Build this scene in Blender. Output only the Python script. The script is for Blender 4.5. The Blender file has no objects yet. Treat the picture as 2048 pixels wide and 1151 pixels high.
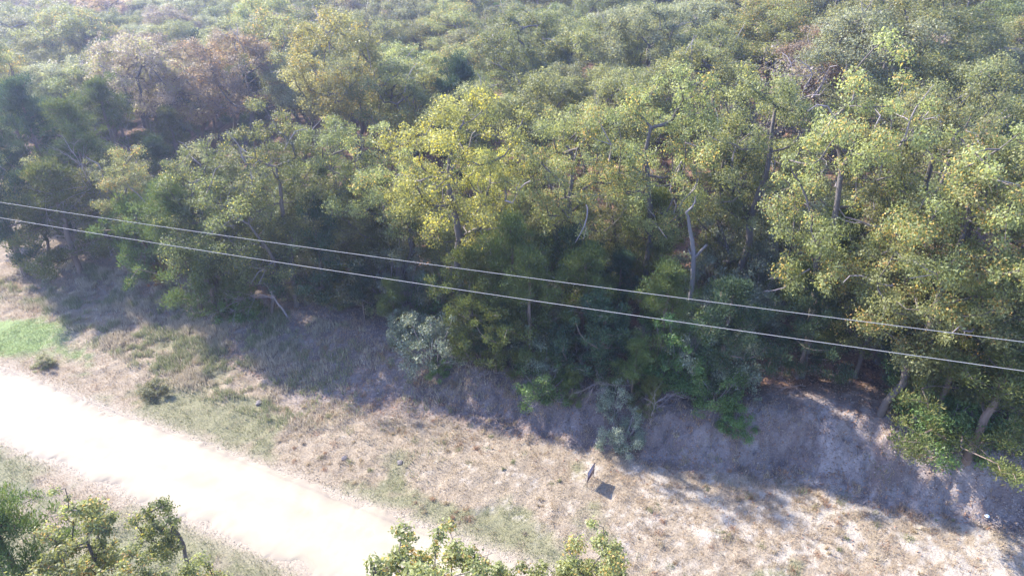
import bpy, math, numpy as np
from mathutils import Vector
R = math.radians
scene = bpy.context.scene
COL = scene.collection

# ------------------------------------------------------------------ camera, sky, sun, exposure
CAM_H, F, PITCH = 22.0, 1400.0, R(30)
cam = bpy.data.cameras.new('camera'); cam_o = bpy.data.objects.new('camera', cam); COL.objects.link(cam_o)
cam.sensor_width = 36; cam.lens = 36 * F / 2048
cam.clip_start = 0.5; cam.clip_end = 2000
cam_o.location = (0, 0, CAM_H); cam_o.rotation_euler = (R(90) - PITCH, 0, 0)
scene.camera = cam_o
SUN_EL = R(36.5); SUN_AZ = math.atan2(-0.823, 0.568)           # azimuth measured from +Y towards +X
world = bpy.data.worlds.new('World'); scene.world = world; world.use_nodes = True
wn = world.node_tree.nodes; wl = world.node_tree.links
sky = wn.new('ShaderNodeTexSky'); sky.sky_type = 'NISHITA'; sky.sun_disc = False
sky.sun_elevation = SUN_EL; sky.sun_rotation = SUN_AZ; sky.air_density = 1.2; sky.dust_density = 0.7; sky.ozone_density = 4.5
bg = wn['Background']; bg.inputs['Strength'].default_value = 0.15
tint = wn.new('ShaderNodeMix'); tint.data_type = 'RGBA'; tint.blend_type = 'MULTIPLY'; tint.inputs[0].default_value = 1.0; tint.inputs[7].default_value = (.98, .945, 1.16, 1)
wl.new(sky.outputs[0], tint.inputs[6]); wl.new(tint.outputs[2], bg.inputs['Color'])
sun = bpy.data.lights.new('sun', 'SUN'); sun.energy = 4.1; sun.angle = R(0.6); sun.color = (1.0, 0.95, 0.86)
sun_o = bpy.data.objects.new('sun', sun); COL.objects.link(sun_o); sun_o.location = (-40, 30, 60)
sd = Vector((math.sin(SUN_AZ) * math.cos(SUN_EL), math.cos(SUN_AZ) * math.cos(SUN_EL), math.sin(SUN_EL)))
sun_o.rotation_euler = sd.to_track_quat('Z', 'Y').to_euler()
vs = scene.view_settings; vs.view_transform = 'Standard'; vs.look = 'None'; vs.gamma = 1; vs.use_curve_mapping = False
vs.exposure = 1.95
HAZE_DENSITY = 0.00095
scene.cycles.use_denoising = True; scene.cycles.max_bounces = 7; scene.cycles.diffuse_bounces = 4; scene.cycles.transmission_bounces = 4
scene.cycles.transparent_max_bounces = 4; scene.cycles.volume_bounces = 0

# ------------------------------------------------------------------ noise and terrain
NX, NY = 0.409, 0.912                                             # unit vector from the road towards the wood
def st(x, y): return NX * x + NY * y, NY * x - NX * y
def xy(s, t): return NX * s + NY * t, NY * s - NX * t
def vnoise(x, y, seed=0):
    x = np.asarray(x, float); y = np.asarray(y, float)
    xi = np.floor(x).astype(np.int64); yi = np.floor(y).astype(np.int64); fx = x - xi; fy = y - yi
    fx = fx * fx * (3 - 2 * fx); fy = fy * fy * (3 - 2 * fy)
    def h(a, b):
        n = (a * 374761393 + b * 668265263 + seed * 982451653) & 0xffffffff
        n = ((n ^ (n >> 13)) * 1274126177) & 0xffffffff
        return ((n ^ (n >> 16)) & 0xffff) / 65535.0
    return (h(xi, yi) * (1 - fx) + h(xi + 1, yi) * fx) * (1 - fy) + (h(xi, yi + 1) * (1 - fx) + h(xi + 1, yi + 1) * fx) * fy
def fbm(x, y, sc, seed=0, oct=4):
    v = 0; a = 0.5; n = 0; x = np.asarray(x, float) / sc; y = np.asarray(y, float) / sc
    for k in range(oct):
        v = v + a * vnoise(x, y, seed + k * 17); n += a; a *= 0.55; x = x * 2.03 + 5.1; y = y * 2.03 + 3.7
    return v / n
def sm(u): u = np.clip(u, 0, 1); return u * u * (3 - 2 * u)
ROAD0, ROAD1 = 12.55, 16.1
def bank(x, y):
    s, t = st(np.asarray(x, float), np.asarray(y, float))
    sb = np.interp(t, [-60, -40, -20, -16, -10, -4, 0, 10, 30], [24, 23.5, 20.6, 21.6, 22.6, 23.3, 24.2, 25.4, 27.5]) + (fbm(t, s * .4, 2.6, 3) - .5) * 1.5
    w = np.interp(t, [-40, -20, -12, -7, 1, 4, 7, 30], [6, 6, 3.5, 2.2, 2.4, 3.2, 2.5, 2.6])
    h = np.interp(t, [-60, -40, -20, -10, 0, 30], [.3, .5, .9, 1.2, 1.8, 2.2])
    return s, t, np.clip((s - sb) / w, -3, 3), h
def gz(x, y):
    x = np.asarray(x, float); y = np.asarray(y, float)
    s, t, u, h = bank(x, y)
    z = h * sm(u)
    z = z - 2.6 * sm((-x - 3) / 32) * sm((y - 42) / 30) + 3.2 * sm((x - 2) / 40) * sm((y - 33) / 25)
    onroad = sm((s - (ROAD0 - 1.2)) / 1.0) * sm(((ROAD1 + 1.2) - s) / 1.0)
    off = 1 - onroad
    z = z + off * ((fbm(x, y, 1.6, 11) - .5) * .16 + (fbm(x, y, .45, 12, 3) - .5) * .15)
    ub = np.clip(1 - np.abs(u - .5) * 1.25, 0, 1)
    steep = np.interp(t, [-20, -9, 40], [.35, 1, 1])
    z = z + ub * steep * ((fbm(t, s * .6, .9, 21, 4) - .5) * .75 + (fbm(x, y, .5, 22, 4) - .5) * .8 + np.abs(fbm(t, s * .3, .7, 24, 3) - .5) * -.9)
    z = z + .35 * sm((u - .8) / 1.0) * sm((2.2 - u) / 1.0) * (fbm(x, y, 1.1, 23) - .3)
    z = z - .25 * np.exp(-((s - (ROAD0 - 2.6)) / 1.1) ** 2) - .08 * np.exp(-((s - (ROAD1 + 1.8)) / .9) ** 2)
    return z
def g1(x, y): return float(gz(np.array([x]), np.array([y]))[0])
def ray(px, py):
    v = py - 575.5
    return (px - 1024) , F * math.cos(PITCH) - v * math.sin(PITCH), F * math.sin(PITCH) + v * math.cos(PITCH)
def at_z(px, py, z):
    a, b, c = ray(px, py); k = (CAM_H - z) / c
    return a * k, b * k
def on_ground(px, py):
    z = 0.0
    for _ in range(12):
        x, y = at_z(px, py, z); z = .5 * z + .5 * g1(x, y)
    return x, y, z

# ------------------------------------------------------------------ materials
def new_mat(name):
    m = bpy.data.materials.new(name); m.use_nodes = True
    return m, m.node_tree.nodes, m.node_tree.links, m.node_tree.nodes['Principled BSDF']
def setc(s, c): s.default_value = (c[0], c[1], c[2], 1)
def mixn(nt, a, b, fac, mode='MIX'):
    n = nt.nodes.new('ShaderNodeMix'); n.data_type = 'RGBA'; n.blend_type = mode
    for k, v in ((0, fac), (6, a), (7, b)):
        if isinstance(v, (int, float)): n.inputs[k].default_value = v
        elif isinstance(v, tuple): setc(n.inputs[k], v)
        else: nt.links.new(v, n.inputs[k])
    return n.outputs[2]
def mathn(nt, op, a, b=0.0, clamp=False):
    n = nt.nodes.new('ShaderNodeMath'); n.operation = op; n.use_clamp = clamp
    for k, v in ((0, a), (1, b)):
        if isinstance(v, (int, float)): n.inputs[k].default_value = v
        else: nt.links.new(v, n.inputs[k])
    return n.outputs[0]
def noise(nt, scale, detail=4, rough=.6, obj=True):
    tc = nt.nodes.new('ShaderNodeTexCoord'); n = nt.nodes.new('ShaderNodeTexNoise')
    n.inputs['Scale'].default_value = scale; n.inputs['Detail'].default_value = detail; n.inputs['Roughness'].default_value = rough
    nt.links.new(tc.outputs['Object'], n.inputs['Vector']); return n.outputs['Fac']
def leaf_mat(name, dark, light, accent=(.3, .15, .05), amount=.05, trans=.47, rough=.50, spec=.35):
    m, N, L, p = new_mat(name); nt = m.node_tree
    at = N.new('ShaderNodeAttribute'); at.attribute_name = 'leafvar'
    sp = N.new('ShaderNodeSeparateColor'); L.new(at.outputs['Color'], sp.inputs[0])
    f = mathn(nt, 'ADD', mathn(nt, 'MULTIPLY', sp.outputs[0], .5), mathn(nt, 'MULTIPLY', sp.outputs[1], .5))
    c = mixn(nt, dark, light, f)
    c = mixn(nt, c, accent, mathn(nt, 'LESS_THAN', sp.outputs[2], amount))
    oi = N.new('ShaderNodeObjectInfo'); hs = N.new('ShaderNodeHueSaturation')
    hs.inputs['Hue'].default_value = .5
    L.new(mathn(nt, 'ADD', mathn(nt, 'MULTIPLY', oi.outputs['Random'], .024), .492), hs.inputs['Hue'])
    L.new(mathn(nt, 'ADD', mathn(nt, 'MULTIPLY', oi.outputs['Random'], .4), .92), hs.inputs['Value'])
    L.new(c, hs.inputs['Color']); c = hs.outputs[0]
    L.new(c, p.inputs['Base Color']); p.inputs['Roughness'].default_value = rough; p.inputs['Specular IOR Level'].default_value = spec
    tr = N.new('ShaderNodeBsdfTranslucent'); L.new(mixn(nt, c, (1.5, 1.45, .9), 1.0, 'MULTIPLY'), tr.inputs['Color'])
    mx = N.new('ShaderNodeMixShader'); mx.inputs[0].default_value = trans
    L.new(p.outputs[0], mx.inputs[1]); L.new(tr.outputs[0], mx.inputs[2]); L.new(mx.outputs[0], N['Material Output'].inputs['Surface'])
    return m
LM = dict(
    olive=leaf_mat('oak_leaves_olive', (.090, .098, .034), (.270, .270, .128), (.32, .26, .08), .04),
    green=leaf_mat('oak_leaves_green', (.068, .082, .030), (.205, .220, .092), (.34, .28, .08), .04),
    grey=leaf_mat('oak_leaves_greygreen', (.105, .112, .060), (.290, .290, .180), (.28, .24, .13), .05),
    yellow=leaf_mat('oak_leaves_yellow', (.120, .125, .038), (.375, .360, .115), (.46, .38, .06), .14),
    gold=leaf_mat('oak_leaves_golden', (.130, .125, .048), (.350, .320, .130), (.42, .28, .07), .08),
    lime=leaf_mat('oak_leaves_yellowgreen', (.105, .118, .040), (.320, .325, .140), (.44, .28, .10), .07),
    rust=leaf_mat('oak_leaves_rust', (.175, .130, .100), (.310, .250, .200), (.36, .22, .12), .12),
    pink=leaf_mat('oak_leaves_pinkish', (.270, .180, .160), (.450, .330, .290), (.34, .30, .12), .12),
    mauve=leaf_mat('oak_leaves_mauve', (.160, .125, .112), (.320, .260, .235), (.24, .22, .10), .25),
    cedar=leaf_mat('cedar_leaves', (.048, .076, .024), (.155, .195, .060), (.12, .13, .03), .08, .25, .6, .25),
    cedardark=leaf_mat('cedar_leaves_dark', (.024, .046, .027), (.066, .102, .052), (.08, .10, .04), .05, .2, .6, .25),
    cedarolive=leaf_mat('cedar_leaves_olive', (.052, .070, .020), (.145, .165, .050), (.17, .15, .05), .1, .3, .6, .25),
    silver=leaf_mat('shrub_leaves_silver', (.115, .145, .095), (.280, .310, .225), (.36, .36, .24), .08, .3, .5, .4),
    shrub=leaf_mat('shrub_leaves_green', (.055, .105, .032), (.150, .230, .075), (.20, .24, .08), .06, .4),
    orange=leaf_mat('shrub_leaves_orange', (.220, .085, .025), (.420, .190, .050), (.35, .25, .06), .2),
)
def bark_mat(name, c1, c2, sc=9):
    m, N, L, p = new_mat(name); nt = m.node_tree
    n = noise(nt, sc, 5, .65)
    L.new(mixn(nt, c1, c2, n), p.inputs['Base Color']); p.inputs['Roughness'].default_value = .9
    b = N.new('ShaderNodeBump'); b.inputs['Strength'].default_value = .7; b.inputs['Distance'].default_value = .04
    L.new(noise(nt, sc * 2.5, 4), b.inputs['Height']); L.new(b.outputs[0], p.inputs['Normal'])
    return m
BARK = bark_mat('oak_bark', (.06, .048, .040), (.175, .148, .130))
BARKC = bark_mat('cedar_bark', (.11, .075, .055), (.24, .18, .145))
DEAD = bark_mat('dead_wood', (.13, .115, .11), (.29, .26, .25), 6)
TWIG = bark_mat('bare_twigs', (.19, .155, .15), (.34, .29, .285), 6)
def attr_mat(name, attr, rough=.9, trans=0.0, fine=(35, .35), bump=0.0, bsc=14):
    m, N, L, p = new_mat(name); nt = m.node_tree
    at = N.new('ShaderNodeAttribute'); at.attribute_name = attr; c = at.outputs['Color']
    if fine:
        f = mathn(nt, 'ADD', mathn(nt, 'MULTIPLY', noise(nt, fine[0], 5, .7), 2 * fine[1]), 1 - fine[1])
        cb = N.new('ShaderNodeCombineColor')
        for k in range(3): L.new(f, cb.inputs[k])
        c = mixn(nt, c, cb.outputs[0], 1.0, 'MULTIPLY')
    L.new(c, p.inputs['Base Color']); p.inputs['Roughness'].default_value = rough; p.inputs['Specular IOR Level'].default_value = .2
    if bump:
        b = N.new('ShaderNodeBump'); b.inputs['Strength'].default_value = bump; b.inputs['Distance'].default_value = .08
        L.new(noise(nt, bsc, 6, .7), b.inputs['Height']); L.new(b.outputs[0], p.inputs['Normal'])
    if trans:
        tr = N.new('ShaderNodeBsdfTranslucent'); L.new(c, tr.inputs['Color'])
        mx = N.new('ShaderNodeMixShader'); mx.inputs[0].default_value = trans
        L.new(p.outputs[0], mx.inputs[1]); L.new(tr.outputs[0], mx.inputs[2]); L.new(mx.outputs[0], N['Material Output'].inputs['Surface'])
    return m

# ------------------------------------------------------------------ mesh helpers
def mesh_np(name, V, Fc, nper, attr=None, vals=None, smooth=False):
    me = bpy.data.meshes.new(name); V = np.asarray(V, np.float32); Fc = np.asarray(Fc, np.int32)
    me.vertices.add(len(V)); me.vertices.foreach_set('co', V.ravel())
    nf = len(Fc); me.loops.add(nf * nper); me.loops.foreach_set('vertex_index', Fc.ravel())
    me.polygons.add(nf); me.polygons.foreach_set('loop_start', np.arange(nf, dtype=np.int32) * nper)
    if smooth: me.polygons.foreach_set('use_smooth', np.ones(nf, bool))
    if attr:
        a = me.color_attributes.new(attr, 'FLOAT_COLOR', 'POINT'); c = np.ones((len(V), 4), np.float32); c[:, :3] = vals
        a.data.foreach_set('color', c.ravel())
    me.update(calc_edges=True)
    return me
def link(name, me, mat=None, parent=None, obj_slot=False):
    o = bpy.data.objects.new(name, me); COL.objects.link(o)
    if mat:
        if not me.materials: me.materials.append(mat)
        if obj_slot: o.material_slots[0].link = 'OBJECT'; o.material_slots[0].material = mat
        elif me.materials[0] != mat: me.materials[0] = mat
    if parent: o.parent = parent
    return o
def thing(name, label, cat, loc, rz=0, group=None, sc=1.0):
    o = bpy.data.objects.new(name, None); COL.objects.link(o); o.empty_display_size = .3
    o.location = loc; o.rotation_euler = (0, 0, rz)
    o.scale = sc if isinstance(sc, tuple) else (sc, sc, sc)
    o['label'] = label; o['category'] = cat
    if group: o['group'] = group
    return o
def tube_arrays(paths, base=0):
    """paths: list of (points Nx3, radii N, sides) -> verts, quads"""
    VV = []; FF = []; off = base
    for P, r, n in paths:
        P = np.asarray(P, float); r = np.asarray(r, float); m = len(P)
        T = np.gradient(P, axis=0); T /= np.linalg.norm(T, axis=1)[:, None] + 1e-9
        ref = np.where(np.abs(T[:, 2:3]) > .9, np.array([[1., 0, 0]]), np.array([[0, 0, 1.]]))
        ref = np.broadcast_to(ref[0], T.shape) if abs(T[0, 2]) <= .9 else np.broadcast_to(np.array([1., 0, .05]), T.shape)
        A = np.cross(T, ref); A /= np.linalg.norm(A, axis=1)[:, None] + 1e-9; B = np.cross(T, A)
        an = np.arange(n) * 2 * math.pi / n
        ring = P[:, None, :] + r[:, None, None] * (np.cos(an)[None, :, None] * A[:, None, :] + np.sin(an)[None, :, None] * B[:, None, :])
        VV.append(ring.reshape(-1, 3))
        i = np.arange(m - 1)[:, None] * n + np.arange(n)[None, :]; j = np.arange(m - 1)[:, None] * n + (np.arange(n)[None, :] + 1) % n
        FF.append((np.stack([i, j, j + n, i + n], -1).reshape(-1, 4)) + off)
        VV.append(P[-1:]); k = np.arange(n)                       # tip
        tipq = np.stack([(m - 1) * n + k, (m - 1) * n + (k + 1) % n, np.full(n, m * n), np.full(n, m * n)], -1)
        off += m * n + 1
    return np.concatenate(VV), np.concatenate(FF)
def tube_mesh(name, paths, mat):
    V, Fq = tube_arrays(paths); me = mesh_np(name, V, Fq, 4, smooth=True); me.materials.append(mat); return me

# ------------------------------------------------------------------ trees
def skeleton(rng, targets, trunk, rtrunk, step=.45, up=.35):
    """connect targets to a growing skeleton; returns list of paths with pipe-model radii"""
    nodes = [np.array(p, float) for p in trunk]; par = [-1] + list(range(len(trunk) - 1))
    axis = np.array(trunk); d0 = [min(np.linalg.norm(axis - t, axis=1)) for t in targets]
    ends = []
    for k in np.argsort(d0):
        t = targets[k]; A = np.array(nodes); dv = t - A; d = np.linalg.norm(dv, axis=1) + 1e-6
        cost = d + np.where(dv[:, 2] < 0, -dv[:, 2] * 1.1, 0) + .25 * np.maximum(0, .5 * d - dv[:, 2]) * (np.arange(len(d)) < len(trunk))
        cost[:max(1, len(trunk) // 4)] += 3
        i = int(np.argmin(cost)); n = max(1, int(d[i] / step)); p0 = A[i]; prev = i
        ctrl = p0 + dv[i] * .5 + np.array([0, 0, -.12 * d[i] + up * .2]) + rng.normal(0, .10 * d[i], 3)
        for q in range(1, n + 1):
            w = q / n; p = (1 - w) ** 2 * p0 + 2 * w * (1 - w) * ctrl + w * w * t + (rng.normal(0, .06, 3) if q < n else 0)
            nodes.append(p); par.append(prev); prev = len(nodes) - 1
        ends.append(prev)
    N = len(nodes); cnt = np.zeros(N); 
    for e in ends: cnt[e] += 1
    for i in range(N - 1, 0, -1): cnt[par[i]] += cnt[i]
    cnt = np.maximum(cnt, .6); tot = cnt[0]
    rad = rtrunk * (cnt / tot) ** .47; rad = np.maximum(rad, .014)
    nt = len(trunk); rad[:nt] = np.maximum(rad[:nt], rtrunk * np.linspace(1, .25, nt)); rad[0] = rtrunk * 1.15
    kids = {}
    for i in range(1, N): kids.setdefault(par[i], []).append(i)
    paths = []; stack = [(0, None)]
    while stack:
        i, pr = stack.pop(); idx = [pr, i] if pr is not None else [i]
        while i in kids:
            ks = sorted(kids[i], key=lambda k: -rad[k]); 
            for k in ks[1:]: stack.append((k, i))
            i = ks[0]; idx.append(i)
        if len(idx) > 1:
            r = rad[idx].copy()
            if pr is not None: r[0] = rad[idx[1]]
            n = 8 if r[0] > .1 else (5 if r[0] > .035 else 3)
            paths.append((np.array([nodes[k] for k in idx]), r, n))
    return paths, np.array([nodes[e] for e in ends])
def leaves(rng, C, rad, per, size, flat=.7, upb=.6, aspect=.62, pend=None):
    """kite shaped leaves round clump centres C; per = leaves per unit clump"""
    n = np.maximum(6, (per * (rad / rad.mean()) ** 2).astype(int)); ci = np.repeat(np.arange(len(C)), n); M = len(ci)
    d = rng.normal(0, 1, (M, 3)); d /= np.linalg.norm(d, axis=1)[:, None]
    rr = rng.random(M) ** .55; out = d * rr[:, None] * rad[ci][:, None]; out[:, 2] *= flat
    lump = rng.normal(0, .13, (M, 3)) * rad[ci][:, None]
    P = C[ci] + out + lump
    nrm = d * .9 + rng.normal(0, .75, (M, 3)) + np.array([0, 0, upb]); nrm /= np.linalg.norm(nrm, axis=1)[:, None]
    ax = np.cross(nrm, rng.normal(0, 1, (M, 3))); ax /= np.linalg.norm(ax, axis=1)[:, None] + 1e-9
    if pend is not None:
        ax = ax * .5 + d * .6 + np.array(pend); ax /= np.linalg.norm(ax, axis=1)[:, None]
    bx = np.cross(nrm, ax); bx /= np.linalg.norm(bx, axis=1)[:, None] + 1e-9
    L = size * rng.uniform(.65, 1.35, M)[:, None]; W = L * aspect * .5 * rng.uniform(.75, 1.25, M)[:, None]
    bend = nrm * L * rng.normal(0, .12, (M, 1))
    V = np.stack([P - ax * L * .5, P + bx * W + ax * L * .08 + bend, P + ax * L * .5, P - bx * W + ax * L * .12 + bend], 1).reshape(-1, 3)
    Fq = np.arange(M * 4).reshape(-1, 4)
    cr = rng.random(len(C)); ca = rng.random(len(C)) ** 1.4
    v = np.stack([rng.random(M), cr[ci], np.clip(rng.random(M) * .75 + ca[ci] * .35 - .1, 0, 1)], -1)
    return V, Fq, np.repeat(v, 4, axis=0)
def oak_targets(rng, H, Rc, base, n, lean=(0, 0), hollow=.25):
    lob = rng.normal(0, 1, (7, 3)); lob[:, 2] = np.abs(lob[:, 2]) * .7; lob /= np.linalg.norm(lob, axis=1)[:, None]
    out = []; zc = (H * base + H) / 2; hz = (H - H * base) / 2
    while len(out) < n:
        d = rng.normal(0, 1, 3); d /= np.linalg.norm(d)
        if d[2] < -.2 and base > .15 and rng.random() < .4: continue
        k = .62 + .42 * max(0, (lob @ d).max()) ** 3
        r = (hollow + (1 - hollow) * rng.random() ** .45) * k
        p = np.array([d[0] * Rc * r + lean[0], d[1] * Rc * r + lean[1], zc + d[2] * hz * r])
        if d[2] < 0: p[:2] *= 1 - .25 * abs(d[2])
        if len(out) and min(np.linalg.norm(np.array(out) - p, axis=1)) < .42 and rng.random() < .8: continue
        out.append(p)
    return np.array(out)
def crooked(rng, H, top, amp=.35, n=9, lean=(0, 0)):
    z = np.linspace(-.35, H * top, n); w = np.cumsum(rng.normal(0, amp / 2.4, (n, 2)), axis=0); w -= w[1]; w[0] = w[1]
    return np.stack([w[:, 0] + lean[0] * (z / H) ** 1.3 if False else w[:, 0] + lean[0] * np.clip(z / H, 0, 1), w[:, 1] + lean[1] * np.clip(z / H, 0, 1), z], 1)
def make_oak(seed, H=12, Rc=3.6, base=.32, n=80, per=230, size=.12, rt=.2, crad=(.38, .78), amp=.35, lean=(0, 0), dead=6, upb=.6, hollow=.25):
    rng = np.random.default_rng(seed)
    T = oak_targets(rng, H, Rc, base, n, lean, hollow); trunk = crooked(rng, H, .72, amp, 10, lean)
    paths, E = skeleton(rng, T, trunk, rt)
    rad = rng.uniform(crad[0], crad[1], len(T)) * np.where(rng.random(len(T)) < .25, .7, 1)
    # sub-twigs so clumps sit on wood
    for c, r in zip(T, rad):
        for _ in range(3):
            q = c + rng.normal(0, 1, 3) * r * np.array([.6, .6, .45]); paths.append((np.array([c, (c + q) / 2 + rng.normal(0, .04, 3), q]), [.014, .01, .006], 3))
    dp = []; main_paths = paths; paths = []
    for _ in range(dead):                                         # dead limbs poking out
        i = rng.integers(len(T)); c = T[i]; d = c - trunk[5]; d /= np.linalg.norm(d); P = [c - d * .9]
        for k in range(5): d = d + rng.normal(0, .35, 3); d /= np.linalg.norm(d); P.append(P[-1] + d * .42)
        paths.append((np.array(P), np.linspace(.045, .014, 6), 4))
        P2 = [P[2]]; d2 = d + rng.normal(0, .6, 3)
        for k in range(3): P2.append(P2[-1] + d2 / np.linalg.norm(d2) * .34 + rng.normal(0, .05, 3))
        paths.append((np.array(P2), np.linspace(.028, .01, 4), 3))
    V, Fq, c = leaves(rng, T, rad, per, size, upb=upb)
    if not dead: return tube_mesh('oak_wood', main_paths, BARK), mesh_np('oak_leaves', V, Fq, 4, 'leafvar', c)
    return tube_mesh('oak_wood', main_paths, BARK), mesh_np('oak_leaves', V, Fq, 4, 'leafvar', c), tube_mesh('oak_dead_limbs', paths, TWIG)
def make_cedar(seed, H=7, Rc=2.0, base=.06, n=150, per=150, size=.14, shape=1.0, rt=.13, crad=(.2, .42)):
    rng = np.random.default_rng(seed); T = []
    nb = max(16, n // 6)
    for b_ in range(nb):
        w = ((b_ + rng.random()) / nb) ** .85; an = rng.random() * 6.283
        env = Rc * math.sin(min(1, w * 3.2 + .35) * math.pi / 2) * (1 - w ** (1.7 * shape)) ** .8 * rng.uniform(.55, 1.3)
        for _ in range(n // nb):
            f = .35 + .7 * rng.random(); sp = .28 + .22 * f; r = env * f
            T.append([r * math.cos(an) + rng.normal(0, sp) * .8, r * math.sin(an) + rng.normal(0, sp) * .8, H * (base + (1 - base) * w) + r * .35 + rng.normal(0, sp) * .45])
    T = np.array(T); trunk = crooked(rng, H, .93, .12, 10)
    paths, E = skeleton(rng, T, trunk, rt, .5, .1)
    V, Fq, c = leaves(rng, T, rng.uniform(crad[0], crad[1], len(T)), per, size, .8, .2, .24, pend=(0, 0, .8))
    return tube_mesh('cedar_wood', paths, BARKC), mesh_np('cedar_leaves', V, Fq, 4, 'leafvar', c)
def make_shrub(seed, H=2.6, Rc=1.5, n=60, per=150, size=.07, stems=6, droop=0, crad=(.16, .36), aspect=.5, mat=None, low=.12, dead=8):
    rng = np.random.default_rng(seed); T = []
    lob = rng.normal(0, 1, (6, 3)); lob[:, 2] = np.abs(lob[:, 2]); lob /= np.linalg.norm(lob, axis=1)[:, None]
    while len(T) < n:
        d = rng.normal(0, 1, 3); d[2] = abs(d[2]) * .9 - .1; d /= np.linalg.norm(d); r = (.3 + .7 * rng.random() ** .5) * (.55 + .5 * max(0, (lob @ d).max()) ** 3)
        T.append([d[0] * Rc * r, d[1] * Rc * r, H * (low + (1 - low) * max(0, d[2]) * r * 1.05) + .05 * rng.random()])
    T = np.array(T); paths = []
    for k in range(stems):
        m = T[rng.integers(n)]; b = rng.normal(0, .18, 2); q = np.linspace(0, 1, 6)[:, None]
        P = (1 - q) * np.array([[b[0], b[1], -.15]]) + q * m[None]; P[:, :2] *= (.35 + .65 * q); P[1:] += rng.normal(0, .05, (5, 3))
        paths.append((P, np.linspace(.035, .01, 6), 4))
    for c in T:
        b = c * np.array([.45, .45, .35]); paths.append((np.array([b, (b + c) / 2 + rng.normal(0, .08, 3), c]), [.014, .01, .006], 3))
    for _ in range(dead):
        c = T[rng.integers(n)]; d = c / np.linalg.norm(c) + rng.normal(0, .3, 3); P = [c * .8]
        for k in range(4): d = d + rng.normal(0, .3, 3); P.append(P[-1] + d / np.linalg.norm(d) * .16)
        paths.append((np.array(P), np.linspace(.012, .004, 5), 3))
    V, Fq, c = leaves(rng, T, rng.uniform(crad[0], crad[1], n), per, size, .8, .4, aspect)
    return tube_mesh('shrub_wood', paths, mat or TWIG), mesh_np('shrub_leaves', V, Fq, 4, 'leafvar', c)
def twig_paths(rng, start, d, L, r, depth, paths, spread=.55, droop=-.02):
    P = [np.array(start, float)]; d = np.array(d, float) / np.linalg.norm(d); n = max(3, int(L / .28))
    for k in range(n): d = d + rng.normal(0, .14, 3) + np.array([0, 0, droop]); d /= np.linalg.norm(d); P.append(P[-1] + d * L / n)
    P = np.array(P); paths.append((P, np.linspace(r, r * .35, len(P)), 5 if r > .03 else 3))
    if depth > 0:
        for _ in range(rng.integers(4, 7)):
            k = rng.integers(1, len(P)); dd = d + rng.normal(0, spread, 3); twig_paths(rng, P[k], dd, L * rng.uniform(.45, .7), r * .5, depth - 1, paths, spread, droop)
def make_bare(seed, H=4, depth=3, r=.05, lean=(0, 0), fork=.3):
    rng = np.random.default_rng(seed); paths = []; tr = []
    P = np.array([[lean[0] * k / 6 * H * fork, lean[1] * k / 6 * H * fork, -.2 + k / 6 * H * fork] for k in range(7)]) + rng.normal(0, .02, (7, 3)); tr.append((P, np.linspace(r * 1.2, r, 7), 6))
    for k in range(5):
        d = rng.normal(0, .42, 3) + np.array([lean[0] * 1.2, lean[1], 1]); twig_paths(rng, P[-1] - np.array([0, 0, rng.random() * .3]), d, H * .55, r * .6, depth - 1, paths)
    return tube_mesh('bare_trunk', tr, TWIG), tube_mesh('bare_twigs', paths, TWIG)

NEAR = [make_oak(101 + k, H=[11.5, 12.5, 11, 12.5, 10.5, 12][k], Rc=[3.6, 3.3, 3.9, 3.4, 3.0, 3.7][k], base=[.2, .16, .24, .12, .18, .2][k],
                 n=[105, 98, 112, 102, 80, 100][k], per=270, size=.088, rt=.17, crad=(.3, .72), amp=.5, dead=4) for k in range(6)]
FAR = [make_oak(201 + k, H=12, Rc=3.5 + .3 * (k % 3), base=.36, n=100, per=300, size=.106, rt=.16, crad=(.42, .85), hollow=.6, amp=.5, dead=7) for k in range(8)]
BIG = make_oak(301, H=14, Rc=4.1, base=.02, n=175, per=330, size=.094, rt=.16, lean=(1.3, -.4), crad=(.35, .8), amp=.45, dead=9)
LOW = [make_oak(321 + k, H=9.5, Rc=3.3, base=.04, n=92, per=225, size=.088, rt=.12, amp=.5) for k in range(2)]
SPARSE = [make_oak(311 + k, H=10.5, Rc=3.2, base=.3, n=75, per=60, size=.12, rt=.15, dead=16) for k in range(2)]
CEDAR = [make_cedar(401, 6.6, 2.4, crad=(.25, .5)), make_cedar(402, 8.2, 2.5, n=170, crad=(.25, .55)), make_cedar(403, 4.6, 2.2, n=130), make_cedar(404, 10, 3.1, n=210, base=.12, crad=(.25, .55), per=170, size=.16)]
SHRUB = [make_shrub(501, 3.0, 1.6, 75), make_shrub(502, 2.2, 1.5, 60), make_shrub(503, 3.8, 1.7, 85), make_shrub(504, 1.6, 1.3, 45, size=.085), make_shrub(505, 2.6, 1.2, 50, per=110, dead=30)]
SAPL = [make_oak(601 + k, H=[8.6, 8.2, 6.2][k], Rc=[1.0, 2.1, 1.0][k], base=[.35, .5, .45][k], n=[55, 105, 36][k], per=[150, 180, 120][k], size=.085, rt=.075, crad=(.16, .38), amp=.3, dead=0) for k in range(3)]
BARE = [make_bare(701, 4.2, 3, .055, (-.45, 0), .4), make_bare(702, 7, 4, .1, (0, 0), .4), make_bare(703, 2.4, 3, .03, (-.4, -.5), .3)]
PARTS = {'oak': ('trunk', 'crown'), 'cedar': ('trunk', 'crown'), 'shrub': ('stems', 'foliage'), 'bare': ('trunk', 'twigs')}
placed = []
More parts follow.
